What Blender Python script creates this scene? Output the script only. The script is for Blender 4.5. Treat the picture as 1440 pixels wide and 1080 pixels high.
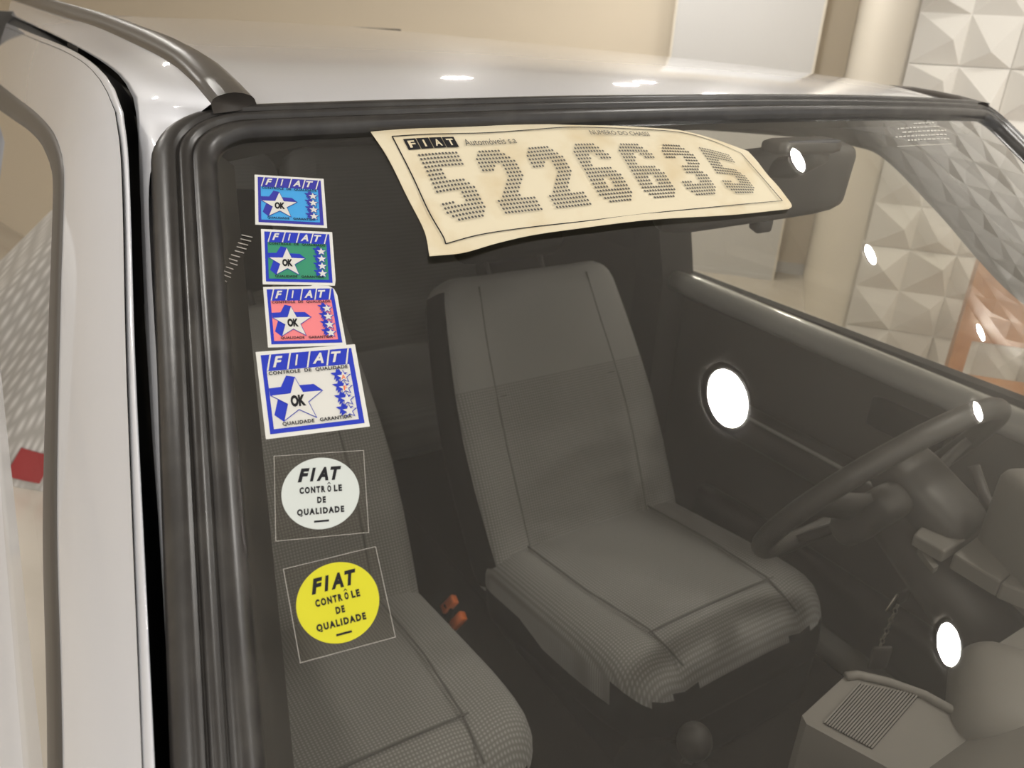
import bpy, bmesh, math, random
from mathutils import Vector, Matrix
random.seed(7)
S = bpy.context.scene
COL = S.collection
for o in list(bpy.data.objects): bpy.data.objects.remove(o)

# ------------------------------------------------------------------ camera
CAM = Vector((-0.6723, -0.6385, 1.4395))
YAW, PIT, ROL, FPX = 0.5822, 0.4272, -0.0546, 1113.24
fw = Vector((math.sin(YAW)*math.cos(PIT), math.cos(YAW)*math.cos(PIT), -math.sin(PIT)))
r0 = Vector((math.cos(YAW), -math.sin(YAW), 0.0)); d0 = fw.cross(r0)
RI = math.cos(ROL)*r0 + math.sin(ROL)*d0
DN = -math.sin(ROL)*r0 + math.cos(ROL)*d0
cd = bpy.data.cameras.new('camera'); camo = bpy.data.objects.new('camera', cd); COL.objects.link(camo)
cd.sensor_width = 36.0; cd.lens = FPX/1440*36.0; cd.clip_start = 0.02
cd.dof.use_dof = True; cd.dof.focus_distance = 0.62; cd.dof.aperture_fstop = 11.0
camo.matrix_world = Matrix(((RI.x, -DN.x, -fw.x, CAM.x), (RI.y, -DN.y, -fw.y, CAM.y), (RI.z, -DN.z, -fw.z, CAM.z), (0, 0, 0, 1)))
S.camera = camo
# ------------------------------------------------------------------ world, exposure
W = bpy.data.worlds.new('world'); S.world = W; W.use_nodes = True
W.node_tree.nodes['Background'].inputs[0].default_value = (1.0, 0.98, 0.955, 1)
W.node_tree.nodes['Background'].inputs[1].default_value = 1.15
S.view_settings.view_transform = 'Standard'; S.view_settings.look = 'None'
S.view_settings.exposure = 0.10; S.view_settings.gamma = 1.0; S.view_settings.use_curve_mapping = False
LAMP = 170.0        # downlight radiance
CEIL = 2.6

# ------------------------------------------------------------------ helpers
def ray(u, v): return fw + RI*((u-720)/FPX) + DN*((v-540)/FPX)
def on_axis(u, v, ax, val):
    d = ray(u, v); return CAM + d*((val-CAM[ax])/d[ax])
def on_plane(u, v, p0, n):
    d = ray(u, v); return CAM + d*((Vector(p0)-CAM).dot(n)/d.dot(n))

def mat(name, col, rough=0.5, metal=0.0, spec=0.5, coat=0.0, bump=None, noise=None, trans=0.0, emit=None):
    m = bpy.data.materials.new(name); m.use_nodes = True
    nt = m.node_tree; b = nt.nodes['Principled BSDF']
    b.inputs['Base Color'].default_value = (*col, 1); b.inputs['Roughness'].default_value = rough
    b.inputs['Metallic'].default_value = metal; b.inputs['Specular IOR Level'].default_value = spec
    b.inputs['Coat Weight'].default_value = coat; b.inputs['Coat Roughness'].default_value = 0.04
    if emit:
        b.inputs['Emission Color'].default_value = (*emit[0], 1); b.inputs['Emission Strength'].default_value = emit[1]
    tc = nt.nodes.new('ShaderNodeTexCoord')
    if noise:                                            # (scale, second colour, contrast low, high)
        n = nt.nodes.new('ShaderNodeTexNoise'); n.inputs['Scale'].default_value = noise[0]; n.inputs['Detail'].default_value = 5
        r = nt.nodes.new('ShaderNodeMapRange'); r.inputs[1].default_value = noise[2]; r.inputs[2].default_value = noise[3]
        mx = nt.nodes.new('ShaderNodeMix'); mx.data_type = 'RGBA'
        mx.inputs[6].default_value = (*col, 1); mx.inputs[7].default_value = (*noise[1], 1)
        nt.links.new(tc.outputs['Object'], n.inputs['Vector']); nt.links.new(n.outputs['Fac'], r.inputs[0])
        nt.links.new(r.outputs[0], mx.inputs[0]); nt.links.new(mx.outputs[2], b.inputs['Base Color'])
    if bump:                                             # (scale, strength, distance)
        n2 = nt.nodes.new('ShaderNodeTexNoise'); n2.inputs['Scale'].default_value = bump[0]; n2.inputs['Detail'].default_value = 3
        bp = nt.nodes.new('ShaderNodeBump'); bp.inputs['Strength'].default_value = bump[1]; bp.inputs['Distance'].default_value = bump[2]
        nt.links.new(tc.outputs['Object'], n2.inputs['Vector']); nt.links.new(n2.outputs['Fac'], bp.inputs['Height'])
        nt.links.new(bp.outputs[0], b.inputs['Normal'])
    return m

def fabric(name, col, col2, pitch, mixamt=0.6):
    """woven upholstery: two crossed sets of fine ribs in object space"""
    m = mat(name, col, rough=0.95, spec=0.15); nt = m.node_tree; b = nt.nodes['Principled BSDF']
    tc = nt.nodes.new('ShaderNodeTexCoord')
    outs = []
    for ax in ('X', 'Y'):
        w = nt.nodes.new('ShaderNodeTexWave'); w.bands_direction = ax; w.wave_profile = 'SIN'
        w.inputs['Scale'].default_value = 0.314/pitch; w.inputs['Distortion'].default_value = 0.4; w.inputs['Detail Scale'].default_value = 30
        nt.links.new(tc.outputs['Object'], w.inputs['Vector']); outs.append(w)
    mul = nt.nodes.new('ShaderNodeMath'); mul.operation = 'MULTIPLY'
    nt.links.new(outs[0].outputs['Fac'], mul.inputs[0]); nt.links.new(outs[1].outputs['Fac'], mul.inputs[1])
    mx = nt.nodes.new('ShaderNodeMix'); mx.data_type = 'RGBA'
    mx.inputs[6].default_value = (*col, 1); mx.inputs[7].default_value = (*col2, 1)
    nt.links.new(mul.outputs[0], mx.inputs[0]); nt.links.new(mx.outputs[2], b.inputs['Base Color'])
    b.inputs['Sheen Weight'].default_value = 0.25
    bp = nt.nodes.new('ShaderNodeBump'); bp.inputs['Strength'].default_value = 0.5; bp.inputs['Distance'].default_value = 0.0008
    nt.links.new(mul.outputs[0], bp.inputs['Height']); nt.links.new(bp.outputs[0], b.inputs['Normal'])
    return m

def glass(name, tint, ior=1.5, boost=1.8):
    m = bpy.data.materials.new(name); m.use_nodes = True; nt = m.node_tree; nt.nodes.clear()
    out = nt.nodes.new('ShaderNodeOutputMaterial'); tr = nt.nodes.new('ShaderNodeBsdfTransparent'); gl = nt.nodes.new('ShaderNodeBsdfGlossy')
    fr = nt.nodes.new('ShaderNodeFresnel'); mu = nt.nodes.new('ShaderNodeMath'); mu.operation = 'MULTIPLY'; mu.use_clamp = True
    mx = nt.nodes.new('ShaderNodeMixShader')
    tr.inputs[0].default_value = (*tint, 1); gl.inputs['Roughness'].default_value = 0.0; gl.inputs[0].default_value = (1, 1, 1, 1)
    ge = nt.nodes.new('ShaderNodeNewGeometry'); mr = nt.nodes.new('ShaderNodeMapRange')   # a thin pane reflects alike from both faces
    mr.inputs[3].default_value = ior; mr.inputs[4].default_value = 1/ior
    nt.links.new(ge.outputs['Backfacing'], mr.inputs[0]); nt.links.new(mr.outputs[0], fr.inputs[0]); mu.inputs[1].default_value = boost
    nt.links.new(fr.outputs[0], mu.inputs[0]); nt.links.new(mu.outputs[0], mx.inputs[0])
    nt.links.new(tr.outputs[0], mx.inputs[1]); nt.links.new(gl.outputs[0], mx.inputs[2]); nt.links.new(mx.outputs[0], out.inputs[0])
    return m

def new(name, verts, faces, m, parent=None, smooth=False, mats=None, midx=None):
    me = bpy.data.meshes.new(name); me.from_pydata([tuple(v) for v in verts], [], faces); me.update()
    o = bpy.data.objects.new(name, me); COL.objects.link(o)
    for q in (mats or [m]): me.materials.append(q)
    if midx:
        for p, i in zip(me.polygons, midx): p.material_index = i
    if smooth:
        me.polygons.foreach_set('use_smooth', [True]*len(me.polygons))
    if parent is not None: o.parent = parent
    return o
def bmobj(name, bm, m, parent=None, smooth=False, recalc=True):
    if recalc: bmesh.ops.recalc_face_normals(bm, faces=bm.faces[:])
    me = bpy.data.meshes.new(name); bm.to_mesh(me); bm.free(); me.materials.append(m)
    o = bpy.data.objects.new(name, me); COL.objects.link(o)
    if smooth: me.polygons.foreach_set('use_smooth', [True]*len(me.polygons))
    if parent is not None: o.parent = parent
    return o
def empty(name, loc=(0, 0, 0)):
    o = bpy.data.objects.new(name, None); COL.objects.link(o); o.location = loc; o.empty_display_size = 0.1; return o
def tag(o, label, cat, group=None):
    o['label'] = label; o['category'] = cat
    if group: o['group'] = group
    return o
def keep(o, parent):                                     # parent, keeping world-space coordinates baked in the mesh
    o.parent = parent; o.matrix_parent_inverse = Matrix.Translation(-parent.location); return o

def grid_faces(nu, nv, off=0, closed_u=False):
    f = []
    for j in range(nv-1):
        for i in range(nu if closed_u else nu-1):
            a = off+j*nu+i; b = off+j*nu+(i+1) % nu
            f.append((a, b, b+nu, a+nu))
    return f
def loft(rows): # rows of equal length
    n = len(rows[0]); return [p for r in rows for p in r], grid_faces(n, len(rows))
def catmull(pts, n):
    """n points along a Catmull-Rom curve through pts, uniform in chord length"""
    P = [Vector(p) for p in pts]; P = [P[0]*2-P[1]] + P + [P[-1]*2-P[-2]]
    dense = []
    for i in range(1, len(P)-2):
        for k in range(24):
            t = k/24; p0, p1, p2, p3 = P[i-1:i+3]
            dense.append(0.5*((2*p1)+(p2-p0)*t+(2*p0-5*p1+4*p2-p3)*t*t+(3*p1-p0-3*p2+p3)*t**3))
    dense.append(P[-2]); L = [0]
    for a, b in zip(dense, dense[1:]): L.append(L[-1]+(b-a).length)
    out = []; j = 0
    for k in range(n):
        s = L[-1]*k/(n-1)
        while j < len(L)-2 and L[j+1] < s: j += 1
        t = (s-L[j])/max(L[j+1]-L[j], 1e-9); out.append(dense[j].lerp(dense[j+1], min(max(t, 0), 1)))
    return out
def tube(pts, rad, m, name, parent=None, seg=10, closed=False):
    P = [Vector(p) for p in pts]; V = []; F = []; n = len(P)
    up = Vector((0.13, 0.21, 0.97))
    for i, p in enumerate(P):
        t = (P[(i+1) % n]-P[i-1]) if closed else (P[min(i+1, n-1)]-P[max(i-1, 0)])
        t.normalize(); s = t.cross(up).normalized(); w = s.cross(t)
        r = rad[i] if isinstance(rad, (list, tuple)) else rad
        for k in range(seg):
            a = 2*math.pi*k/seg; V.append(p + s*math.cos(a)*r + w*math.sin(a)*r)
    for i in range(n if closed else n-1):
        for k in range(seg):
            a = i*seg+k; b = i*seg+(k+1) % seg; c = ((i+1) % n)*seg
            F.append((a, b, c+(k+1) % seg, c+k))
    if not closed: F.append(tuple(range(seg))[::-1]); F.append(tuple((n-1)*seg+k for k in range(seg)))
    return new(name, V, F, m, parent, True)
def rbox_data(sx, sy, sz, r, n=8, fn=None):
    """rounded box centred at origin; fn(Vector) deforms it"""
    bm = bmesh.new(); bmesh.ops.create_cube(bm, size=2.0)
    bmesh.ops.subdivide_edges(bm, edges=bm.edges[:], cuts=n, use_grid_fill=True)
    h = Vector((sx/2, sy/2, sz/2))
    for v in bm.verts:
        # concentrate subdivisions toward the edges
        q = Vector([math.copysign(abs(c)**0.6, c) for c in v.co])
        p = Vector((q.x*h.x, q.y*h.y, q.z*h.z))
        rr = [min(r, h[i]*0.98) for i in range(3)]
        c = Vector([max(-(h[i]-rr[i]), min(h[i]-rr[i], p[i])) for i in range(3)])
        d = p-c
        if d.length > 1e-9:
            dn = Vector([d[i]/rr[i] for i in range(3)])
            L = dn.length; mx = max(abs(x) for x in dn)
            if L > 0: dn *= mx/L
            p = c + Vector([dn[i]*rr[i] for i in range(3)])
        v.co = fn(p) if fn else p
    return bm
def rbox(name, size, r, m, parent=None, n=6, fn=None, xf=None):
    bm = rbox_data(*size, r, n, fn)
    if xf is not None: bmesh.ops.transform(bm, matrix=xf, verts=bm.verts[:])
    return bmobj(name, bm, m, parent, True)
def box(name, lo, hi, m, parent=None):
    x0, y0, z0 = lo; x1, y1, z1 = hi
    v = [(x0,y0,z0),(x1,y0,z0),(x1,y1,z0),(x0,y1,z0),(x0,y0,z1),(x1,y0,z1),(x1,y1,z1),(x0,y1,z1)]
    return new(name, v, [(3,2,1,0),(4,5,6,7),(0,1,5,4),(1,2,6,5),(2,3,7,6),(3,0,4,7)], m, parent)
def obox(name, c, ax, ay, az, m, parent=None):           # oriented box: centre and three half-axis vectors
    c, ax, ay, az = Vector(c), Vector(ax), Vector(ay), Vector(az)
    v = [c+ax*i+ay*j+az*k for k in (-1, 1) for i, j in ((-1, -1), (1, -1), (1, 1), (-1, 1))]
    return new(name, v, [(3,2,1,0),(4,5,6,7),(0,1,5,4),(1,2,6,5),(2,3,7,6),(3,0,4,7)], m, parent)

# ------------------------------------------------------------------ materials
M = dict(
 wall=mat('wall_beige', (0.69, 0.61, 0.49), 0.7, bump=(60, 0.05, 0.002)),
 wall2=mat('wall_cream', (0.70, 0.65, 0.56), 0.7, bump=(60, 0.05, 0.002)),
 ceil=mat('ceiling_paint', (0.76, 0.74, 0.70), 0.8, bump=(40, 0.05, 0.002)),
 floor=mat('floor_tile', (0.58, 0.53, 0.46), 0.25, noise=(3.0, (0.52, 0.47, 0.40), 0.4, 0.7)),
 gypsum=mat('white_gypsum', (0.76, 0.73, 0.67), 0.55, bump=(90, 0.05, 0.001)),
 board=mat('white_board', (0.58, 0.575, 0.57), 0.35),
 wood=mat('orange_wood', (0.50, 0.24, 0.09), 0.45, noise=(14, (0.36, 0.15, 0.05), 0.35, 0.7)),
 silver=mat('silver_paint', (0.62, 0.63, 0.67), 0.45, metal=0.35, coat=1.0, bump=(900, 0.03, 0.0005)),
 rubber=mat('black_rubber', (0.022, 0.020, 0.019), 0.33, spec=0.55, noise=(35, (0.045, 0.042, 0.038), 0.45, 0.75), bump=(160, 0.10, 0.0006)),
 strip=mat('roof_strip_plastic', (0.055, 0.048, 0.042), 0.33, spec=0.6, bump=(200, 0.05, 0.0004)),
 winseal=mat('grey_window_seal', (0.06, 0.052, 0.044), 0.45, spec=0.4),
 black=mat('dark_cavity_rubber', (0.006, 0.006, 0.007), 0.6, spec=0.2),
 trim=mat('dark_plastic_trim', (0.045, 0.042, 0.038), 0.5, bump=(300, 0.15, 0.0006)),
 panel=mat('door_panel_vinyl', (0.065, 0.060, 0.053), 0.55, bump=(250, 0.15, 0.0006)),
 sill=mat('satin_sill_paint', (0.34, 0.34, 0.33), 0.26, spec=0.7, coat=1.0),
 dash=mat('dashboard_plastic', (0.155, 0.145, 0.132), 0.6, bump=(350, 0.2, 0.0006)),
 carpet=mat('dark_carpet', (0.022, 0.02, 0.017), 0.95, spec=0.1, bump=(400, 0.6, 0.002)),
 liner=mat('headliner', (0.09, 0.085, 0.075), 0.95, spec=0.1),
 vinyl=mat('seat_side_vinyl', (0.013, 0.012, 0.0105), 0.8, spec=0.12),
 fab=fabric('seat_fabric', (0.20, 0.195, 0.187), (0.40, 0.392, 0.38), 0.0055),
 fab2=fabric('seat_fabric_plain', (0.28, 0.274, 0.264), (0.34, 0.333, 0.322), 0.004),
 seam=mat('seam_thread', (0.14, 0.136, 0.13), 0.9, spec=0.1),
 belt=mat('orange_buckle', (0.85, 0.20, 0.05), 0.45),
 metal=mat('brushed_metal', (0.6, 0.57, 0.5), 0.3, metal=1.0),
 paper=mat('aged_paper', (0.70, 0.63, 0.47), 0.7, spec=0.2, noise=(22, (0.63, 0.53, 0.35), 0.5, 0.72)),
 paper2=mat('faded_paper', (0.60, 0.57, 0.46), 0.7, spec=0.2),
 ink=mat('black_ink', (0.015, 0.015, 0.018), 0.6, spec=0.2),
 dotink=mat('grey_dot_ink', (0.10, 0.095, 0.088), 0.7, spec=0.2),
 white=mat('sticker_white', (0.70, 0.70, 0.67), 0.45),
 whitep=mat('sticker_white_print', (0.66, 0.655, 0.62), 0.45),
 blue=mat('sticker_blue', (0.014, 0.035, 0.46), 0.45),
 navy=mat('sticker_faded_blue', (0.035, 0.035, 0.34), 0.45),
 sky=mat('sticker_light_blue', (0.055, 0.34, 0.72), 0.45),
 green=mat('sticker_green', (0.035, 0.26, 0.15), 0.45),
 pink=mat('sticker_pink', (0.80, 0.22, 0.24), 0.45),
 redink=mat('orange_ink', (0.80, 0.16, 0.05), 0.45),
 dwhite=mat('disc_white', (0.58, 0.62, 0.60), 0.45),
 dyell=mat('disc_yellow', (0.60, 0.57, 0.015), 0.45),
 ws=glass('windshield_glass', (0.92, 0.915, 0.88), 1.5, 1.7),
 dg=glass('door_glass', (0.86, 0.85, 0.80), 1.5, 1.7),
 lamp=mat('lamp_diffuser', (0.9, 0.9, 0.85), 0.5, emit=((1.0, 0.965, 0.91), LAMP)),
 lampring=mat('lamp_ring', (0.75, 0.73, 0.70), 0.4),
 red=mat('red_cloth', (0.36, 0.05, 0.05), 0.8), cloth=fabric('white_mesh_cloth', (0.44, 0.42, 0.39), (0.72, 0.70, 0.67), 0.022),
)
# clear film of the round stickers: mostly transparent, faint gloss
def film(name):
    m = glass(name, (0.90, 0.89, 0.87), 1.45, 1.0); return m
M['film'] = film('clear_film')
M['filmedge'] = mat('film_edge', (0.35, 0.33, 0.30), 0.4)
M['etch'] = mat('etched_white', (0.55, 0.53, 0.48), 0.6)

# ------------------------------------------------------------------ room (turned 40 degrees to the car)
A = Vector((-math.sin(math.radians(40)), math.cos(math.radians(40)), 0)); B = Vector((math.cos(math.radians(40)), math.sin(math.radians(40)), 0))
def ab(a, b, z): return A*a + B*b + Vector((0, 0, z))
def struct(o): o['kind'] = 'structure'; return o
AR, BP, BF, AL, BN = -0.40, 1.87, 4.60, 6.0, -5.0        # return wall, panelled wall, far wall, left wall, near end
AN = -5.5
def quadbox(name, a0, a1, b0, b1, z0, z1, m):
    v = [ab(a, b, z) for z in (z0, z1) for a, b in ((a0, b0), (a1, b0), (a1, b1), (a0, b1))]
    return struct(new(name, v, [(3,2,1,0),(4,5,6,7),(0,1,5,4),(1,2,6,5),(2,3,7,6),(3,0,4,7)], m))
quadbox('floor', AN, AL, BN, BF, -0.1, 0.0, M['floor'])
quadbox('ceiling', AN, AL, BN, BF, CEIL, CEIL+0.1, M['ceil'])
quadbox('wall_back', AR, AL, BF, BF+0.1, 0, CEIL, M['wall'])
quadbox('wall_side', AR-0.1, AR, BP, BF, 0, CEIL, M['wall2'])
quadbox('wall_left', AL, AL+0.1, BN, BF, 0, CEIL, M['wall'])
pw = quadbox('wall_right', AN, AR, BP, BP+0.1, 0, CEIL, M['gypsum'])
# faceted relief panels on the right wall: 0.276 m tiles, each two by two cells of folded triangles
TS = 0.276; NA = int((AR-AN)/TS); NZ = int(CEIL/TS)
tiles = []
for k in range(5):
    rnd = random.Random(30+k); V = []; F = []; g = TS-0.0015; c = g/2
    hz = lambda: rnd.choice((0.006, 0.030, 0.045, 0.018))
    for i in range(2):
        for j in range(2):
            o_ = len(V); x0, z0 = -g/2+i*c, -g/2+j*c
            px_, pz_ = x0+c*rnd.choice((0.28, 0.5, 0.72)), z0+c*rnd.choice((0.3, 0.5, 0.7))
            cs = [(x0, z0), (x0+c, z0), (x0+c, z0+c), (x0, z0+c)]
            V += [(x, -0.008, z) for x, z in cs] + [(px_, -rnd.uniform(0.030, 0.060), pz_)]
            F += [(o_, o_+1, o_+4), (o_+1, o_+2, o_+4), (o_+2, o_+3, o_+4), (o_+3, o_, o_+4)]
    o_ = len(V); V += [(-g/2, 0, -g/2), (g/2, 0, -g/2), (g/2, 0, g/2), (-g/2, 0, g/2), (-g/2, -0.008, -g/2), (g/2, -0.008, -g/2), (g/2, -0.008, g/2), (-g/2, -0.008, g/2)]
    for q in range(4): F.append((o_+q, o_+(q+1) % 4, o_+4+(q+1) % 4, o_+4+q))
    me = bpy.data.meshes.new('wall_tile'); me.from_pydata(V, [], F); me.materials.append(M['gypsum']); tiles.append(me)
rotw = math.atan2(-A.y, -A.x)
for i in range(NA):
    for j in range(NZ):
        if i > 13 and (i+j) % 1 == 0 and i*NZ > 290: continue
        o = bpy.data.objects.new('wall_tile', random.choice(tiles)); COL.objects.link(o); o.parent = pw
        p = ab(AR-(i+0.5)*TS, BP-0.0005, (j+0.5)*TS+0.01); o.location = p
        o.rotation_euler = Matrix.Rotation(rotw, 4, 'Z').to_euler() if True else (0, 0, 0)
# skirting
struct(quadbox('baseboard_back', AR, AL, BF-0.012, BF, 0, 0.07, M['board']))

# white free-standing board in front of the far wall
bL, bR = on_plane(950, 30, ab(0, 4.35, 0), B), on_plane(1155, 30, ab(0, 4.35, 0), B)
aL, aR = bL.dot(A), bR.dot(A)
bd = empty('display_board', ab((aL+aR)/2, 4.37, 0)); tag(bd, 'tall white board standing against the beige wall behind the car', 'board')
def abbox(name, a0, a1, b0, b1, z0, z1, m, parent):
    v = [ab(a, b, z)-parent.location for z in (z0, z1) for a, b in ((a0, b0), (a1, b0), (a1, b1), (a0, b1))]
    return new(name, v, [(3,2,1,0),(4,5,6,7),(0,1,5,4),(1,2,6,5),(2,3,7,6),(3,0,4,7)], m, parent)
abbox('panel', aR, aL, 4.352, 4.39, 0.03, 2.1, M['board'], bd)
for a0 in (aR-0.012, aL): abbox('edge_trim', a0, a0+0.012, 4.345, 4.395, 0.0, 2.112, M['wall2'], bd)
abbox('top_trim', aR-0.012, aL+0.012, 4.345, 4.395, 2.1, 2.112, M['wall2'], bd)
abbox('foot', aR, aL, 4.345, 4.395, 0.0, 0.03, M['board'], bd)

# wooden chair in front of the panelled wall, seen through the driver's window
cb = 1.52
c0 = on_plane(1334, 515, ab(0, cb, 0), B); c1 = on_plane(1372, 350, ab(0, cb, 0), B)
ca = (c0.dot(A)+c1.dot(A))/2
ch = empty('wooden_chair', ab(ca-0.22, cb, 0)); tag(ch, 'orange wooden chair standing by the faceted white wall', 'chair')
zs = c0.z-0.05; zt_ = c1.z+0.02
for a0 in (ca-0.025, ca-0.44): abbox('leg', a0-0.02, a0+0.022, cb-0.02, cb+0.02, 0, zt_, M['wood'], ch)
for a0 in (ca-0.025, ca-0.44): abbox('leg', a0-0.02, a0+0.022, cb-0.44, cb-0.40, 0, zs, M['wood'], ch)
abbox('seat', ca-0.46, ca, cb-0.46, cb+0.0, zs, zs+0.035, M['wood'], ch)
v = []
abbox('backrest', ca-0.42, ca-0.045, cb-0.012, cb+0.012, zs+0.14, zt_-0.02, M['wood'], ch)
rt = new('crest_rail', [ab(a, b, z)-ch.location for b in (cb-0.022, cb+0.022) for a, z in ((ca, zt_-0.02), (ca-0.02, zt_), (ca-0.12, zt_+0.07), (ca-0.34, zt_+0.07), (ca-0.44, zt_), (ca-0.46, zt_-0.02))],
    [(0,1,2,3,4,5), (11,10,9,8,7,6)] + [(i, i+6, (i+1) % 6+6, (i+1) % 6) for i in range(6)], M['wood'], ch)

# ------------------------------------------------------------------ windshield surface
ZT, WT, WB, SL = 1.3492, 0.5313, 0.6695, 0.722           # top height, half widths, slope length
E2 = Vector((0, -0.5952, -0.4091)).normalized(); NN = Vector((0, E2.z, -E2.y)); NN = NN if NN.z > 0 else -NN
O0 = Vector((0, 0, ZT))
def Hb(x): return 0.045*(1-(x/0.531)**2)
def stop(x): return 0.04*(1-(x/0.531)**2)
def wsp(x, s, off=0.0):
    n = (NN + Vector((1, 0, 0))*(2*0.045*x/0.531**2)).normalized()
    return O0 + Vector((x, 0, 0)) + E2*s + NN*Hb(x) + n*off
def ws_hit(u, v):
    d = ray(u, v); h = 0.0
    for i in range(30):
        t = (O0+NN*h-CAM).dot(NN)/d.dot(NN); p = CAM+d*t; h = Hb(p.x)
    return p
def xs(u, v):
    p = ws_hit(u, v); return Vector((p.x, (p-O0).dot(E2)))
def ws_reflect(u, v):
    p = ws_hit(u, v); n = (NN + Vector((1, 0, 0))*(2*0.045*p.x/0.531**2)).normalized()
    d = ray(u, v).normalized(); return p, d - n*(2*d.dot(n))
def halfw(s): return WT + (WB-WT)*s/SL

# ------------------------------------------------------------------ downlights in the ceiling
def downlight(x, y, r, label):
    e = empty('downlight', (x, y, CEIL)); tag(e, label, 'ceiling light', 'recessed round ceiling lights')
    n = 28; V = []; F = []
    for rr, z in ((r*1.25, -0.001), (r*1.22, -0.012), (r*1.02, -0.012), (r, -0.004)):
        V += [(rr*math.cos(2*math.pi*k/n), rr*math.sin(2*math.pi*k/n), z) for k in range(n)]
    new('ring', V, grid_faces(n, 4, 0, True), M['lampring'], e, True)
    V = [(r*math.cos(2*math.pi*k/n), r*math.sin(2*math.pi*k/n), -0.006) for k in range(n)]
    new('diffuser', V, [tuple(range(n))[::-1]], M['lamp'], e)
spots = [((1022, 560), 0.092), ((1332, 905), 0.085), ((1120, 225), 0.042), ((1222, 358), 0.040), ((1377, 467), 0.042), ((1373, 578), 0.044)]
names = ['large round ceiling light mirrored brightest at the middle of the windshield', 'large round ceiling light mirrored low in the windshield above the dashboard',
 'small ceiling light mirrored over the rear-view mirror', 'small ceiling light mirrored on the glass beside the faceted wall', 'small ceiling light mirrored over the wooden chair',
 'small ceiling light mirrored on the steering wheel rim']
for ((u, v), r), nm in zip(spots, names):
    p, d = ws_reflect(u, v); q = p + d*((CEIL-p.z)/d.z); downlight(q.x, q.y, r, nm)
k = 0  # unseen lights added as main room lighting, the last to brighten the far wall
for (x, y) in [(-1.4, -1.6), (-1.6, 0.5), (-1.5, 2.6), (0.2, -2.9), (-3.0, -0.6), (-3.0, 1.8), (-0.2, 4.0), (1.4, 3.1), (2.2, -3.6), (-2.4, -3.2), (2.35, 1.95)]:
    downlight(x, y, 0.085, ['round ceiling light over the passenger side in front of the car', 'round ceiling light over the passenger door', 'round ceiling light behind the car on the passenger side', 'round ceiling light over the front of the car', 'round ceiling light by the left wall in front', 'round ceiling light by the left wall behind', 'round ceiling light far behind the car', 'round ceiling light near the white board', 'round ceiling light near the front right corner', 'round ceiling light near the front left corner', 'round ceiling light over the wall corner beside the white board'][k]); k += 1

# ------------------------------------------------------------------ the car
car = empty('car', (0, 0.6, 0)); tag(car, 'silver hatchback car seen at its windshield, with dark grey seats inside', 'car')
def cp(o): return keep(o, car)
def sub(o, p): o.parent = p; o.matrix_parent_inverse = Matrix.Identity(4); return o

# windshield pane
NX, NS = 61, 41; V = []
for j in range(NS):
    for i in range(NX):
        t = -1+2*i/(NX-1); s0 = j/(NS-1)
        s = -0.012 + (SL+0.02)*s0
        x = t*(halfw(s)+0.012); s += stop(x)*(1-s0)
        V.append(wsp(x, s))
windshield = cp(new('windshield', V, [f[::-1] for f in grid_faces(NX, NS)], M['ws'], None, True))
# seal around it: a profile swept round the rounded opening
def opening(r, off, step=0.012):
    """outline of the opening (x, s), rounded corners, grown by off"""
    base = [(-WT, 0), (WT, 0), (WB, SL), (-WB, SL)]
    pts = []
    n = 4
    for i in range(4):
        p = Vector(base[i]); a = Vector(base[i-1]); b = Vector(base[(i+1) % 4])
        da = (a-p).normalized(); db = (b-p).normalized(); ang = da.angle(db); L = r/math.tan(ang/2)
        bis = (da+db).normalized(); c = p + bis*(r/math.sin(ang/2))
        s_ = p+da*L-c; e_ = p+db*L-c
        a0 = math.atan2(s_.y, s_.x); a1 = math.atan2(e_.y, e_.x); d = (a1-a0+math.pi) % (2*math.pi)-math.pi
        for k in range(13):
            aa = a0+d*k/12; pts.append((c + Vector((math.cos(aa), math.sin(aa)))*r, Vector((math.cos(aa), math.sin(aa)))))
    out = []
    for i in range(len(pts)):
        p, nrm = pts[i]; q, nq = pts[(i+1) % len(pts)]
        out.append((p, nrm)); L = (q-p).length; m = int(L/0.03)
        for k in range(1, m):
            out.append((p.lerp(q, k/m), nrm.lerp(nq, k/m).normalized()))
    return out
prof = [(-0.001, -0.004), (0.0, 0.003), (0.003, 0.0075), (0.008, 0.0098), (0.0125, 0.0092), (0.0145, 0.0066), (0.0158, 0.0066), (0.017, 0.0098), (0.020, 0.0108), (0.0225, 0.0104), (0.0236, 0.0075), (0.0248, 0.0075), (0.0262, 0.0112), (0.030, 0.0112), (0.035, 0.0088), (0.040, 0.0045), (0.0425, 0.000), (0.043, -0.010)]
loop = opening(0.034, 0)
V = []
for w, h in prof:
    for p, nrm in loop:
        q = p + nrm*(w*(0.99-0.23*max(0, -nrm.y)**3))
        V.append(wsp(q.x, q.y + stop(q.x)*(1-max(0, min(1, q.y/SL))), h))
seal = cp(new('windshield_seal', V, grid_faces(len(loop), len(prof), 0, True), M['rubber'], None, True))
seal['label'] = 'ribbed black rubber seal'

# --- side of the car: planes with tumblehome
TH = 0.30; NSID = Vector((-1, 0, TH)).normalized()
def side(u, v, x0): return on_plane(u, v, (x0, 0, 1.38), NSID)
def ext(pts, d=0.28, back=0.9):                          # extend a curve past its ends along its own direction
    if back: pts = [pts[0] + (pts[0]-pts[1]).normalized()*back] + pts
    return pts + [pts[-1] + (pts[-1]-pts[-3]).normalized()*d]
NC = 90
G = ext([side(u, v, -0.578) for u, v in ((40, 45), (100, 70), (148, 107), (171, 158), (179, 240), (187, 500), (199, 760), (214, 1080))])
Wn = ext([side(u, v, -0.602) for u, v in ((22, 136), (50, 158), (75, 186), (87, 218), (90, 262), (85, 430), (80, 720), (88, 1080))])

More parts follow.
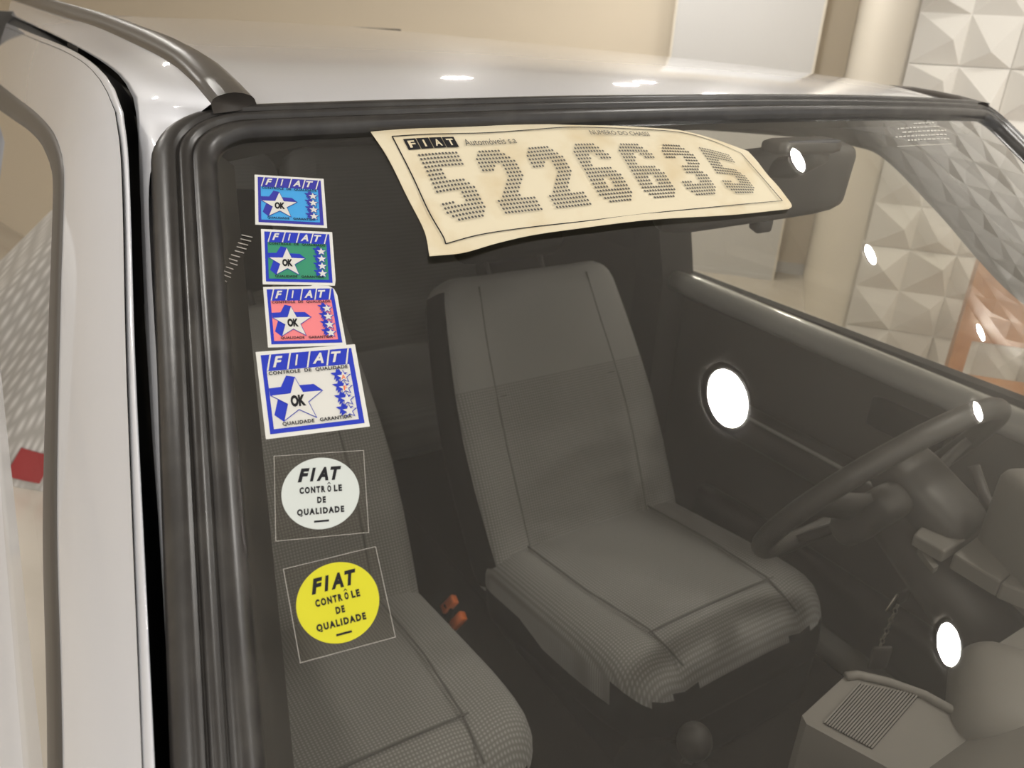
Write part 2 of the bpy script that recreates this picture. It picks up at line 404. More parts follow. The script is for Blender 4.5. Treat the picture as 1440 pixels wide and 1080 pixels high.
def cseg(pts, k, n1=36, n2=64):                          # resample so that the corner point k falls on a fixed index
    return catmull(pts[:k+1], n1) + catmull(pts[k:], n2)[1:]
def mirror(o, name=None, fit=True):
    me = o.data.copy(); me.transform(Matrix.Scale(-1, 4, (1, 0, 0))); me.flip_normals()
    for v in (me.vertices if fit else ()):               # the far roof edge sits a little lower
        k = max(0, min(1, (v.co.z-1.1)/0.25)); v.co.z -= k*(0.004 + 0.019*min(1, max(0, v.co.y)/0.2) + 0.03*max(0, v.co.y-0.25)); v.co.y = min(v.co.y, 2.0)
    q = bpy.data.objects.new(name or o.name, me); COL.objects.link(q); return q
Gc, Wc = cseg(G, 4), cseg(Wn, 4)
rows = []
inw = Vector((1, 0.15, 0)).normalized()
for k, (a, b) in enumerate(((0.0018, 0.010), (0.0010, 0.003), (0.0003, 0.006), (0.0, 0.04))):
    rows.append([g.lerp(w, b) + inw*a for g, w in zip(Gc, Wc)])
for t in (0.15, 0.3, 0.45, 0.6, 0.75, 0.9, 0.97, 1.0):
    rows.append([g.lerp(w, t) + NSID*(0.004*math.sin(math.pi*t)) for g, w in zip(Gc, Wc)])
V, F = loft(rows)
door = cp(new('door', V, F, M['silver'], None, True)); door['label'] = 'silver passenger door frame'
# window seal: rounded band inside the frame, then the pane
def inset(curve, d, depth):
    out = []
    for i, p in enumerate(curve):
        t = (curve[min(i+1, len(curve)-1)]-curve[max(i-1, 0)]).normalized()
        n = t.cross(NSID).normalized()
        if n.dot(Vector((0, 1, -0.55))) < 0: n = -n
        out.append(p + n*d - NSID*depth)
    return out
Wi = ext([side(u, v, -0.602) for u, v in ((14, 166), (38, 183), (58, 203), (71, 230), (76, 266), (71, 430), (62, 720), (69, 1080))])
Wic = cseg(Wi, 4)
rws = [[a.lerp(b, t) + NSID*h for a, b in zip(Wc, Wic)] for t, h in ((-0.03, -0.002), (0.0, 0.001), (0.2, 0.003), (0.6, 0.003), (0.92, 0.0015), (1.0, -0.002), (1.02, -0.012))]
V, F = loft(rws)
wseal = sub(new('window_seal', V, F, M['winseal'], None, True), door)
pane_edge = [a.lerp(b, 0.9) - NSID*0.006 for a, b in zip(Wc, Wic)]
V = list(pane_edge); nE = len(V); cen = []
for p in pane_edge:
    q = Vector((0, max(p.y, 0)+1.2, 0.92)); zt = min(p.z, 0.92)
    q.y = 1.15; q.z = min(p.z, 1.30); q.x = p.x; d = NSID.dot(pane_edge[20]-q); q += Vector((-1, 0, 0))*(-(d)/NSID.x if False else -d/abs(NSID.x)) if False else Vector((0, 0, 0))
    q.x = pane_edge[20].x + TH*(q.z-pane_edge[20].z); cen.append(q)
V += cen
pane = sub(new('window_pane', V, grid_faces(nE, 2), M['dg'], None, False), door)
if sum((p.normal.dot(NSID)*p.area for p in pane.data.polygons)) < 0: pane.data.flip_normals()
pane['label'] = 'side window glass'

# A-pillar and roof side of the body
GR = ext([side(u, v, -0.566) for u, v in ((40, 34), (75, 50), (122, 75), (164, 105), (184, 137), (191, 172), (195, 240), (201, 400), (211, 580), (224, 760), (243, 1080))])
SLw = [on_axis(u, v, 0, -0.53) for u, v in ((17, 0), (50, 11), (90, 24), (133, 37), (194, 64), (236, 86), (267, 111), (297, 146))]
def sealpt(u, v):
    p = ws_hit(u, v); return p - NN*0.003
SO = ext([sealpt(u, v) for u, v in ((262, 168), (236, 188), (216, 222), (209, 267), (212, 360), (222, 540), (230, 720), (250, 1080))], 0.28, 0)
seg1a, seg1b = catmull(GR[:6], 50), catmull(SLw, 50)
seg2a, seg2b = catmull(GR[5:], 60), catmull([SLw[-1]] + SO, 60)
ga, gb = seg1a+seg2a[1:], seg1b+seg2b[1:]
rows = []
for a, b in ((0.030, -0.10), (0.016, -0.035), (0.007, -0.004), (0.0, 0.03)):
    rows.append([g + (h-g)*max(b, 0) + Vector((a, 0.02*(-b), 0)) for g, h in zip(ga, gb)])
for t in (0.12, 0.25, 0.4, 0.55, 0.7, 0.85, 1.0):
    rows.append([g.lerp(h, t) + Vector((-0.6, -0.4, 0.6)).normalized()*(0.0035*math.sin(math.pi*t)*max(0, min(1, ((g-h).length-0.03)/0.05))) for g, h in zip(ga, gb)])
V, F = loft(rows)
pillar = cp(new('pillar_panel', V, F, M['silver'], None, True))
pillar_r = cp(mirror(pillar))
# dark door-gap rubber between the two
GRc = cseg(GR, 6)
rows = [[g.lerp(h, t) + Vector((0.0, dy, -0.3*dy)) for g, h in zip(Gc, GRc)] for t, dy in ((-0.35, 0.012), (0.0, 0.016), (0.35, 0.022), (0.7, 0.026), (1.0, 0.026), (1.5, 0.03))]
V, F = loft(rows); gaprub = cp(new('door_gap_rubber', V, F, M['black'], None, True))
cp(mirror(gaprub))
door_r = cp(mirror(door)); door_r['label'] = 'silver driver door frame'
sub(mirror(wseal), door_r); sub(mirror(pane), door_r)['label'] = 'side window glass'

# roof
def sout(x):
    q = Vector((x, -0.0315)); return wsp(x, q.y + stop(x), 0.0)
def rise(d): return 0.030*(1-math.exp(-max(d, 0)/0.11)) + 0.010*(1-math.exp(-max(d, 0)/0.9))
NXR, NYR = 57, 60; V = []
for j in range(NYR):
    d = 2.35*(j/(NYR-1))**2.2
    for i in range(NXR):
        t = -1+2*i/(NXR-1); x = 0.53*t; p = sout(x)
        cx = x*(1-0.02*min(d, 1)) if abs(t) < 1 else x
        drop = 0.010*max(0, (abs(t)-0.86)/0.14)**2
        V.append(Vector((x, p.y + d, p.z - 0.004 + rise(d) - drop*min(1, d/0.1) - 0.006*(t*0.5+0.5)*min(1, d/0.25) - 0.03*max(0, d-1.4)**2)))
roof = cp(new('roof', V, grid_faces(NXR, NYR), M['silver'], None, True))
# roof strips
SU = [on_axis(u, v, 0, -0.497) for u, v in ((62, -3), (80, 2), (111, 11), (167, 28), (222, 50), (264, 67), (306, 92), (333, 114), (358, 139))]
n_ = 60; sa, sb_ = catmull(SLw, n_), catmull(SU, n_)
rows = []
upn = Vector((-0.25, -0.1, 1)).normalized()
for t, h in ((-0.02, -0.012), (0.0, 0.0), (0.06, 0.005), (0.2, 0.0085), (0.4, 0.0105), (0.6, 0.0105), (0.8, 0.008), (0.95, 0.004), (1.0, 0.0), (1.02, -0.012)):
    rows.append([a.lerp(b, t) + upn*(h*(1.0 if k < n_-3 else (0.85, 0.75, 0.6)[k-(n_-3)])) for k, (a, b) in enumerate(zip(sa, sb_))])
V, F = loft(rows)
nr = len(rows); F.append(tuple(k*n_+n_-1 for k in range(nr)))
strip = cp(new('roof_strip', V, F, M['strip'], None, True)); strip['label'] = 'black plastic roof strip'
strip_r = cp(mirror(strip))
for v in strip_r.data.vertices: v.co.z -= 0.006 + 0.05*max(0, v.co.y-0.7)
strip_r['label'] = 'black plastic roof strip on the far side'
# ceiling lights that the roof mirrors
from mathutils.bvhtree import BVHTree
rv = [v.co.copy() for v in roof.data.vertices]; bvh = BVHTree.FromPolygons(rv, [tuple(p.vertices) for p in roof.data.polygons])
vn = [v.normal.copy() for v in roof.data.vertices]
for (u, v), nm in (((880, 119), 'small ceiling light mirrored on the roof above the mirror, left of a pair'), ((906, 116), 'small ceiling light mirrored on the roof above the mirror, right of a pair')):
    h = bvh.ray_cast(CAM, ray(u, v).normalized())
    if h[0] is None: continue
    pl = roof.data.polygons[h[2]]; ws_ = [1/max(1e-5, (rv[i]-h[0]).length) for i in pl.vertices]
    n = Vector((0, 0, 0))
    for i, w_ in zip(pl.vertices, ws_): n += vn[i]*w_
    n.normalize()
    if n.z < 0: n = -n
    d = ray(u, v).normalized(); r_ = d - n*(2*d.dot(n)); q = h[0] + r_*((CEIL-h[0].z)/r_.z)
    print('ROOFLAMP', u, v, q, q.dot(A), q.dot(B))
    if q.dot(B) < (BF if q.dot(A) > AR else BP): downlight(q.x, q.y, 0.07, nm)
# headliner under the roof, and its front rail
V = []
for j in range(20):
    for i in range(21):
        t = -1+2*i/20; d = 2.2*(j/19)**1.5; x = 0.555*t; p = sout(x*0.9)
        V.append(Vector((x, p.y+0.012+d, p.z-0.030+rise(d)*0.9-0.018*max(0, abs(t)-0.8)/0.2 - 0.006*(t*0.5+0.5) - 0.03*max(0, d-1.4)**2)))
cp(new('headliner', V, grid_faces(21, 20), M['liner'], None, True))

# --- lower body shell: hood, cowl, outer doors, rear
def hoodp(x, d): return Vector((x, -0.60-d, 0.925-0.10*d-0.09*d*d-0.03*(x/0.7)**2))
V = [hoodp(-0.70+1.4*i/20, 0.04+0.95*j/16) for j in range(17) for i in range(21)]
cp(new('hood', V, grid_faces(21, 17), M['silver'], None, True))
rows = []
for z, x in ((0.905, 0.735), (0.88, 0.765), (0.70, 0.775), (0.45, 0.77), (0.25, 0.74)):
    rows.append([Vector((-x, -1.55+3.9*k/30, z)) for k in range(31)])
V, F = loft(rows); sp = cp(new('side_panel', V, F, M['silver'], None, True)); cp(mirror(sp, None, False))
V = [Vector((-0.70+1.4*i/20, -1.59, 0.25+0.5*j/6)) for j in range(7) for i in range(21)]
cp(new('front_panel', V, grid_faces(21, 7), M['silver'], None, True))
# rear quarter sides above the waist and tailgate
rows = []
for z in (0.90, 1.05, 1.2, 1.33):
    x = 0.548+TH*(1.38-z) if z < 1.4 else 0.53
    rows.append([Vector((-x-0.0, 1.45+0.85*k/20-0.25*max(0, (z-0.9))*k/20, z)) for k in range(21)])
V, F = loft(rows); rq = cp(new('rear_side_window', V, F, M['dg'], None, True))
cp(mirror(rq, None, False))
V = []
for j in range(6):
    for i in range(9):
        z = 0.3+1.10*j/5; x = (-1+2*i/8)*(0.74 if z < 0.9 else 0.74-0.38*(z-0.9)); V.append(Vector((x, 2.34-(0.12 if z > 0.9 else 0)*(z-0.9)/0.5, z)))
cp(new('tailgate', V, grid_faces(9, 6), M['silver'], None, True))

# --- cabin shell
cp(box('cabin_floor', (-0.70, -0.62, 0.24), (0.70, 2.2, 0.27), M['carpet']))
cp(rbox('tunnel', (0.24, 1.9, 0.16), 0.06, M['carpet'], None, 4, None, Matrix.Translation((-0.06, 0.35, 0.25))))
cp(box('firewall', (-0.70, -0.62, 0.24), (0.70, -0.58, 0.90), M['carpet']))
def door_inner(s):
    X = 0.655*s
    d = cp(rbox('door_trim', (0.05, 1.32, 0.60), 0.02, M['panel'], None, 4, None, Matrix.Translation((X+0.035*s, 0.06, 0.60))))
    # rounded sill cap running along the window
    tubep = [Vector((X-0.008*s, -0.56+1.24*k/20, 0.893+0.02*(k/20-0.5))) for k in range(21)]
    sub(tube(tubep, 0.027, M['sill'], 'sill_cap', None, 16), d)
    sub(box('window_channel', (X+0.012*s if s > 0 else X-0.04, -0.6, 0.86), (X+0.04 if s > 0 else X+0.012*s, 0.72, 0.922), M['black']), d)
    # armrest ledge with its highlight made as a pale tube, recessed latch and knob
    sub(rbox('armrest', (0.075, 0.46, 0.075), 0.03, M['trim'], None, 4, None, Matrix.Translation((X-0.03*s, 0.24, 0.66))), d)
    sub(tube([Vector((X-0.062*s, 0.02+0.42*k/6, 0.695)) for k in range(7)], 0.004, M['sill'], 'armrest_piping', None, 8), d)
    lt = sub(rbox('latch_recess', (0.02, 0.15, 0.065), 0.01, M['black'], None, 4, None, Matrix.Translation((X+0.007*s, 0.06, 0.80))), d)
    sub(rbox('window_knob', (0.03, 0.026, 0.05), 0.012, M['black'], None, 4, None, Matrix.Translation((X-0.002*s, -0.045, 0.81))), d)
    sub(rbox('door_pocket', (0.06, 0.9, 0.14), 0.03, M['trim'], None, 4, None, Matrix.Translation((X-0.01*s, 0.05, 0.38))), d)
    return d
door_inner(1)['label'] = 'dark inner trim of the driver door'; door_inner(-1)['label'] = 'dark inner trim of the passenger door'
for s in (1, -1):
    cp(rbox('door_sill_plate', (0.09, 1.3, 0.05), 0.02, M['sill'], None, 4, None, Matrix.Translation((0.63*s, 0.02, 0.29))))
    # door pillar between the doors, with a belt guide
    V = []
    for z in (0.25, 0.6, 0.9, 1.1, 1.3, 1.38):
        x = (0.665 if z < 0.93 else 0.665-TH*(z-0.93))*s
        V += [Vector((x-0.05*s, 0.69, z)), Vector((x+0.02*s, 0.66, z)), Vector((x+0.02*s, 0.80, z)), Vector((x-0.05*s, 0.79, z))]
    F = grid_faces(4, 6, 0, True)
    cp(new('centre_pillar', V, F, M['trim'], None, False))
    # rear inner side trim; driver side reaches the roof to block window light
    V = []
    for z in ((0.25, 0.6, 0.93) if s < 0 else (0.25, 0.93, 1.36)):
        x = (0.655 if z < 0.95 else 0.53)*s
        V += [Vector((x, 0.78+1.45*k/8, z)) for k in range(9)]
    cp(new('rear_side_trim', V, grid_faces(9, 3), M['panel'], None, False))
    # inner face of the windshield pillar
    V = []
    for k in range(9):
        sd = SL*k/8; h = halfw(sd)
        for w, dep in ((0.004, -0.006), (-0.012, -0.03), (0.02, -0.06), (0.05, -0.05)):
            V.append(wsp((h+w)*s, sd, dep) + Vector((0, 0.0, 0)))
    cp(new('pillar_trim', V, grid_faces(4, 9), M['trim'], None, True))
cp(box('rear_wall', (-0.62, 2.16, 0.3), (0.62, 2.19, 1.40), M['panel']))  # added to shut the rear and keep the cabin dark

# --- seats
def seat(cx, name, label):
    base = cp(rbox('seat', (0.40, 0.44, 0.12), 0.03, M['vinyl'], None, 4, None, Matrix.Translation((cx, 0.21, 0.33))))
    base['label'] = label
    TILT = math.radians(8.0)
    # cushion: wide pad, raised bolsters, rounded nose
    def fc(p):
        q = p.copy(); t = abs(q.x)/0.25
        if q.z > 0: q.z += 0.022*max(0, (t-0.55)/0.45)**1.5 + 0.010*math.cos(min(1, t)*math.pi/2) - 0.006*math.exp(-((t-0.62)/0.06)**2)
        q.x *= 1-0.10*max(0, -(q.y+0.05)/0.22)**2 if q.y < -0.05 else 1
        if q.y < -0.15: q.z -= 0.5*(q.y+0.15)**2*6 if q.z > 0 else 0
        return q
    bm = rbox_data(0.50, 0.50, 0.17, 0.065, 13, fc)
    xf = Matrix.Translation((cx, 0.235, 0.418)) @ Matrix.Rotation(-TILT, 4, 'X')
    c = bmobj('cushion', bm, M['fab'], None, True); c.data.transform(Matrix.Identity(4)); c.matrix_world = xf
    c.data.materials.append(M['vinyl']); c.data.materials.append(M['fab2'])
    for p in c.data.polygons:
        if p.normal.z < -0.3 or p.center.z < 0.022: p.material_index = 1
    c.parent = base; c.matrix_parent_inverse = Matrix.Identity(4)
    # lower skirt under the cushion
    sub(rbox('seat_skirt', (0.47, 0.46, 0.17), 0.05, M['vinyl'], None, 5, None, Matrix.Translation((cx, 0.22, 0.345))), base)
    for sx in (-0.158, 0.158):
        pts = [xf @ Vector((sx*(1-0.15*max(0, -y)/0.25), y, 0.0935-(0.03*max(0, -y-0.17)/0.07))) for y in [-0.235+0.46*k/12 for k in range(13)]]
        sub(tube(pts, 0.0018, M['seam'], 'seam', None, 6), base)
    pts = [xf @ Vector((x, -0.168, 0.0945+0.004*math.cos(x*9))) for x in [-0.15+0.30*k/8 for k in range(9)]]
    sub(tube(pts, 0.0016, M['seam'], 'seam', None, 6), base)
    # backrest
    REC = math.radians(29)
    def fb(p):
        q = p.copy(); t = abs(q.x)/0.24; hh = (q.z+0.30)/0.60
        wdt = 0.96 - 0.10*max(0, hh-0.45)**1.3*2.0 + 0.05*math.sin(min(1, max(0, hh))*math.pi)
        q.x *= wdt
        if q.y < 0: q.y -= 0.030*max(0, (t-0.55)/0.45)**1.5*(1.1-0.7*hh) + 0.016*math.sin(math.pi*min(1, max(0, hh*1.2)))*(1-t*t) - 0.007*math.exp(-((t-0.62)/0.05)**2) - 0.007*math.exp(-((hh-0.62)/0.02)**2)*(1 if t < 0.62 else 0.3)
        return q
    bm = rbox_data(0.50, 0.135, 0.66, 0.05, 15, fb)
    xb = Matrix.Translation((cx, 0.40, 0.41)) @ Matrix.Rotation(-REC, 4, 'X') @ Matrix.Translation((0, 0.065, 0.315))
    b = bmobj('backrest', bm, M['fab2'], None, True)
    # object coordinates of the weave lie in the pad plane: rotate mesh so its face is XY
    R = Matrix.Rotation(math.radians(90), 4, 'X'); b.data.transform(R.inverted()); b.matrix_world = xb @ R
    b.data.materials.append(M['vinyl']); b.data.materials.append(M['fab'])
    for p in b.data.polygons:
        if abs(p.normal.x) > 0.85 or p.normal.z < -0.2 and abs(p.normal.y) < 0.9: p.material_index = 1
        elif p.normal.z > 0 and p.center.y < 0.06: p.material_index = 2
    b.parent = base; b.matrix_parent_inverse = Matrix.Identity(4)
    for sx in (-0.157, 0.157):
        pts = [xb @ fb(Vector((sx, -0.0675, z))) - (xb.to_3x3() @ Vector((0, 0.0022, 0))) for z in [-0.28+0.58*k/14 for k in range(15)]]
        sub(tube(pts, 0.0017, M['seam'], 'seam', None, 6), base)
    pts = [xb @ fb(Vector((x, -0.0675, 0.072))) - (xb.to_3x3() @ Vector((0, 0.0022, 0))) for x in [-0.157+0.314*k/10 for k in range(11)]]
    sub(tube(pts, 0.0017, M['seam'], 'seam', None, 6), base)
    return base, xb
sd, xbd = seat(0.25, 'driver', 'dark grey fabric driver seat')
spx, xbp = seat(-0.392, 'passenger', 'dark grey fabric passenger seat')
for base, xb in ((sd, xbd), (spx, xbp)):
    h = sub(rbox('headrest', (0.27, 0.09, 0.19), 0.04, M['vinyl'], None, 6, None, xb @ Matrix.Translation((0, 0.005, 0.455))), base)
    for sx in (-0.07, 0.07):
        sub(tube([xb @ Vector((sx, 0, 0.29)), xb @ Vector((sx, 0, 0.42))], 0.006, M['trim'], 'headrest_post', None, 8), base)
        sub(rbox('post_guide', (0.05, 0.04, 0.02), 0.008, M['black'], None, 3, None, xb @ Matrix.Translation((sx, 0, 0.312))), base)
# rear bench
rb = cp(rbox('rear_bench', (1.16, 0.48, 0.20), 0.07, M['fab2'], None, 8, None, Matrix.Translation((0, 1.22, 0.46)) @ Matrix.Rotation(-0.12, 4, 'X')))
for cx in (-0.29, 0.29):
    sub(rbox('bench_back', (0.57, 0.15, 0.62), 0.07, M['fab2'], None, 8, None, Matrix.Translation((cx, 1.56, 0.79)) @ Matrix.Rotation(-0.36, 4, 'X')), rb)
# belt buckle stalk with orange release
bk = on_axis(632, 850, 0, -0.07)
bs = cp(tube([bk + Vector((0.005, 0.03, -0.16)), bk + Vector((0, 0.01, -0.05)), bk + Vector((0, 0, 0.0))], 0.011, M['black'], 'belt_buckle', None, 8))
for (u, v, w) in ((632, 850, 0), (644, 873, 1)):
    p = on_axis(u, v, 0, -0.07+0.004*w)
    q = rbox('release_button', (0.015, 0.020, 0.040), 0.003, M['belt'], None, 3, None, Matrix.Translation(p) @ Matrix.Rotation(0.5, 4, 'Y') @ Matrix.Rotation(0.35, 4, 'X')); sub(q, bs); q['label'] = 'orange release button'

# --- dashboard
profd = [(-0.60, 0.905), (-0.55, 0.885), (-0.50, 0.872), (-0.45, 0.848), (-0.405, 0.80), (-0.385, 0.762), (-0.375, 0.72), (-0.36, 0.60), (-0.42, 0.50), (-0.60, 0.45)]
rows = [[Vector((-0.66+1.32*i/20, y, z)) for i in range(21)] for y, z in profd]
V, F = loft(rows); dash = cp(new('dashboard', V, F, M['dash'], None, True)); dash['label'] = 'grey plastic dashboard'
# centre block with the air vent
def wedge(name, pts_top, zb, m, parent):                  # prism from a top outline down to zb
    n = len(pts_top); V = [Vector(p) for p in pts_top] + [Vector((p[0], p[1], zb)) for p in pts_top]
    return sub(new(name, V, [tuple(range(n))] + [(i, i+n, (i+1) % n+n, (i+1) % n) for i in range(n)], m), parent)
def zt(u, v, z): return on_axis(u, v, 2, z)
vb = wedge('vent_block', [zt(u, v, 0.805) for u, v in ((1128, 1006), (1188, 951), (1204, 947), (1250, 957), (1300, 975), (1345, 1000), (1440, 1065), (1500, 1120), (1330, 1150), (1245, 1078), (1134, 1018))], 0.69, M['dash'], dash)
rim_ = [zt(u, v, 0.808) for u, v in ((1190, 951), (1206, 949), (1250, 959), (1300, 977), (1345, 1002), (1440, 1067))]
sub(tube(rim_, 0.005, M['dash'], 'vent_rim', None, 8), dash)
vc = [zt(u, v, 0.8056) for u, v in ((1157, 1017), (1207, 961), (1293, 978), (1227, 1054))]
rec = sub(new('vent_recess', vc, [(0, 1, 2, 3)], M['black']), dash)  # flat black sheet standing in for the shade between the slats
bm = bmesh.new(); NSL = 19
for k in range(NSL):
    t = (k+0.5)/NSL; p0, p1 = vc[0].lerp(vc[3], t), vc[1].lerp(vc[2], t); d_ = (p1-p0)
    ang = math.atan2(d_.y, d_.x); step = (vc[3]-vc[0]).length/NSL
    mm = Matrix.Translation((p0+p1)/2 + Vector((0, 0, 0.0015))) @ Matrix.Rotation(ang, 4, 'Z') @ Matrix.Rotation(0.35, 4, 'X') @ Matrix.Diagonal((d_.length, step*0.56, 0.0012, 1))
    bmesh.ops.create_cube(bm, size=1.0, matrix=mm)
sub(bmobj('vent_slats', bm, M['dash']), dash)
# rounded hump beside the vent, instrument pod and its control satellites
hp = zt(1425, 968, 0.83)
sub(rbox('dash_hump', (0.17, 0.11, 0.10), 0.048, M['dash'], None, 7, None, Matrix.Translation(hp - Vector((0, 0, 0.035))) @ Matrix.Rotation(0.5, 4, 'Z')), dash)
pp = zt(1480, 735, 0.93)
pod = sub(rbox('instrument_pod', (0.085, 0.13, 0.15), 0.02, M['dash'], None, 6, None, Matrix.Translation(pp - Vector((0, 0, 0.03))) @ Matrix.Rotation(-0.5, 4, 'Z')), dash)
sub(box('pod_base', (0.16, -0.52, 0.74), (0.50, -0.36, 0.83), M['dash']), dash)
for tp, zz, th_ in (([(1285, 751), (1328, 776), (1388, 738), (1345, 701), (1325, 706)], 0.87, 0.016), ([(1341, 778), (1408, 818), (1424, 803), (1385, 745)], 0.868, 0.022), ([(1408, 819), (1450, 836), (1456, 816), (1424, 804)], 0.868, 0.022)):
    o_ = wedge('control_satellite', [zt(u, v, zz) for u, v in tp], zz-th_, M['dash'], dash)
    bv = o_.modifiers.new('edge', 'BEVEL'); bv.width = 0.003; bv.segments = 2
st_ = [zt(u, v, 0.85) for u, v in ((1291, 771), (1300, 772), (1320, 795), (1313, 800))]
wedge('wiper_stalk', st_, 0.842, M['dash'], dash)
sub(rbox('column_switch', (0.022, 0.018, 0.018), 0.006, M['dash'], None, 3, None, Matrix.Translation(zt(1288, 815, 0.78))), dash)
sub(rbox('column_cover', (0.10, 0.14, 0.07), 0.028, M['trim'], None, 5, None, Matrix.Translation(zt(1305, 700, 0.885)) @ Matrix.Rotation(0.5, 4, 'X') @ Matrix.Rotation(0.1, 4, 'Z')), dash)
p = zt(1385, 700, 0.90)
sub(tube([p+Vector((0, -0.05, -0.04)), p, p+Vector((0.01, 0.03, 0.03))], 0.008, M['trim'], 'control_stalk', None, 8), dash)
# --- steering wheel
wc = Vector((0.295, -0.115, 0.875)); wn = Vector((0, 0.85, 0.53)).normalized(); wu = wn.cross(Vector((1, 0, 0))).normalized(); ww = wn.cross(wu)
rim = cp(tube([wc + wu*math.cos(a)*0.182 + ww*math.sin(a)*0.182 for a in [2*math.pi*k/56 for k in range(56)]], 0.0145, M['trim'], 'steering_wheel', None, 14, True))
sub(rbox('hub', (0.16, 0.12, 0.05), 0.022, M['trim'], None, 5, None, Matrix.Translation(wc - wn*0.035) @ Matrix(((1,0,0),(0,wu.y,wn.y),(0,wu.z,wn.z))).to_4x4()), rim)
for a in (math.radians(90+12), math.radians(270-12), math.radians(180 if wu.z > 0 else 0)):
    d = wu*math.cos(a)+ww*math.sin(a); e = wn.cross(d)
    P0, P1 = wc - wn*0.03 + d*0.05, wc + d*0.176
    V = []
    for k in range(6):
        t = k/5; c = P0.lerp(P1, t); w_ = 0.028-0.010*t
        V += [c+e*w_+wn*0.006, c-e*w_+wn*0.006, c-e*w_-wn*0.006, c+e*w_-wn*0.006]
    sub(new('spoke', V, grid_faces(4, 6, 0, True), M['trim'], None, True), rim)
cp(tube([wc-wn*0.05, wc-wn*0.30], [0.045, 0.05], M['trim'], 'steering_column', None, 14))
# --- rear-view mirror
mc = on_axis(1062, 262, 1, -0.015)
mirx = Vector((0.95, -0.22, 0.10)).normalized(); miry = Vector((0.18, 0.95, 0.2)); miry = (miry-mirx*miry.dot(mirx)).normalized(); mirz = mirx.cross(miry)
Rm = Matrix((mirx, miry, mirz)).transposed().to_4x4()
def fm(p):
    q = p.copy(); q.z *= 1-0.25*max(0, abs(q.x)/0.125-0.6)**1.5*2; return q
mir = cp(rbox('rear_view_mirror', (0.25, 0.034, 0.088), 0.016, M['trim'], None, 7, fm, Matrix.Translation(mc) @ Rm))
top = wsp(mc.x+0.012, 0.035+stop(mc.x), -0.012)
sub(tube([top, top.lerp(mc, 0.45)+Vector((0.006, 0, 0)), mc + mirz*0.02], [0.017, 0.013, 0.011], M['trim'], 'mirror_arm', None, 12), mir)
sub(rbox('mirror_lever', (0.022, 0.02, 0.018), 0.004, M['trim'], None, 3, None, Matrix.Translation(mc - mirz*0.049 + mirx*0.02) @ Rm), mir)
sub(rbox('mirror_mount', (0.10, 0.03, 0.016), 0.007, M['trim'], None, 4, None, Matrix.Translation(top + Vector((-0.02, 0.005, 0.004)))), mir)
# --- gear lever, parcel tray
gk = zt(975, 1050, 0.50)
gl = cp(tube([Vector((gk.x, gk.y+0.02, 0.36)), gk], [0.011, 0.008], M['trim'], 'gear_lever', None, 10))
bm = bmesh.new(); bmesh.ops.create_uvsphere(bm, u_segments=18, v_segments=12, radius=0.026)
bmesh.ops.transform(bm, matrix=Matrix.Translation(gk+Vector((0, 0, 0.01))) @ Matrix.Diagonal((1, 1, 1.15, 1)), verts=bm.verts[:])
sub(bmobj('gear_knob', bm, M['trim'], None, True), gl)
V = []; F = []
for j in range(8):
    r = 0.085-0.070*(j/7)**0.7 + (0.004 if j % 2 else 0)
    V += [Vector((gk.x+r*math.cos(2*math.pi*k/20), gk.y+0.02+1.2*r*math.sin(2*math.pi*k/20), 0.395+0.075*j/7)) for k in range(20)]
sub(new('gear_boot', V, grid_faces(20, 8, 0, True), M['vinyl'], None, True), gl)

# ------------------------------------------------------------------ key bunch hanging under the wheel
kp = on_axis(1262, 852, 0, 0.30)
ky = empty('key_bunch', kp); tag(ky, 'bunch of keys on a chain with a flat square tag below the steering wheel', 'keys')
def kk(o): o.parent = ky; o.matrix_parent_inverse = Matrix.Translation(-kp); return o
p1 = on_axis(1238, 908, 0, 0.30); p2 = on_axis(1237, 925, 0, 0.30)
for k in range(9):
    c = kp.lerp(p1, k/8)
    kk(tube([c + Vector((0.0, math.cos(a)*0.003, math.sin(a)*0.005)) if k % 2 else c + Vector((math.cos(a)*0.003, 0, math.sin(a)*0.005)) for a in [2*math.pi*i/8 for i in range(8)]], 0.0010, M['metal'], 'chain_link', None, 5, True))
kk(rbox('key_tag', (0.030, 0.006, 0.044), 0.004, M['panel'], None, 3, None, Matrix.Translation(p2) @ Matrix.Rotation(-0.5, 4, 'Z')))
kk(rbox('key_head', (0.022, 0.006, 0.024), 0.005, M['trim'], None, 3, None, Matrix.Translation(kp+Vector((0.008, 0, 0.014)))))
kk(rbox('key_blade', (0.008, 0.002, 0.03), 0.001, M['metal'], None, 3, None, Matrix.Translation(kp+Vector((0.004, 0.01, -0.004))) @ Matrix.Rotation(0.6, 4, 'Y')))

# ------------------------------------------------------------------ lettering helpers
def text_tris(s, shear=0.0, bold=0.0, space=1.0):
    """(verts2d, faces, bbox) of a line of text"""
    cu = bpy.data.curves.new('t', 'FONT'); cu.body = s; cu.shear = shear; cu.offset = bold; cu.space_character = space; cu.fill_mode = 'FRONT'; cu.resolution_u = 3
    o = bpy.data.objects.new('t', cu); COL.objects.link(o)
    dg = bpy.context.evaluated_depsgraph_get(); me = bpy.data.meshes.new_from_object(o.evaluated_get(dg))
    vs = [(v.co.x, v.co.y) for v in me.vertices]; fs = [tuple(p.vertices) for p in me.polygons]
    bpy.data.objects.remove(o); bpy.data.curves.remove(cu); bpy.data.meshes.remove(me)
    x0, x1 = min(v[0] for v in vs), max(v[0] for v in vs); y0, y1 = min(v[1] for v in vs), max(v[1] for v in vs)
    return [((x-x0)/(x1-x0), 1-(y-y0)/(y1-y0)) for x, y in vs], fs
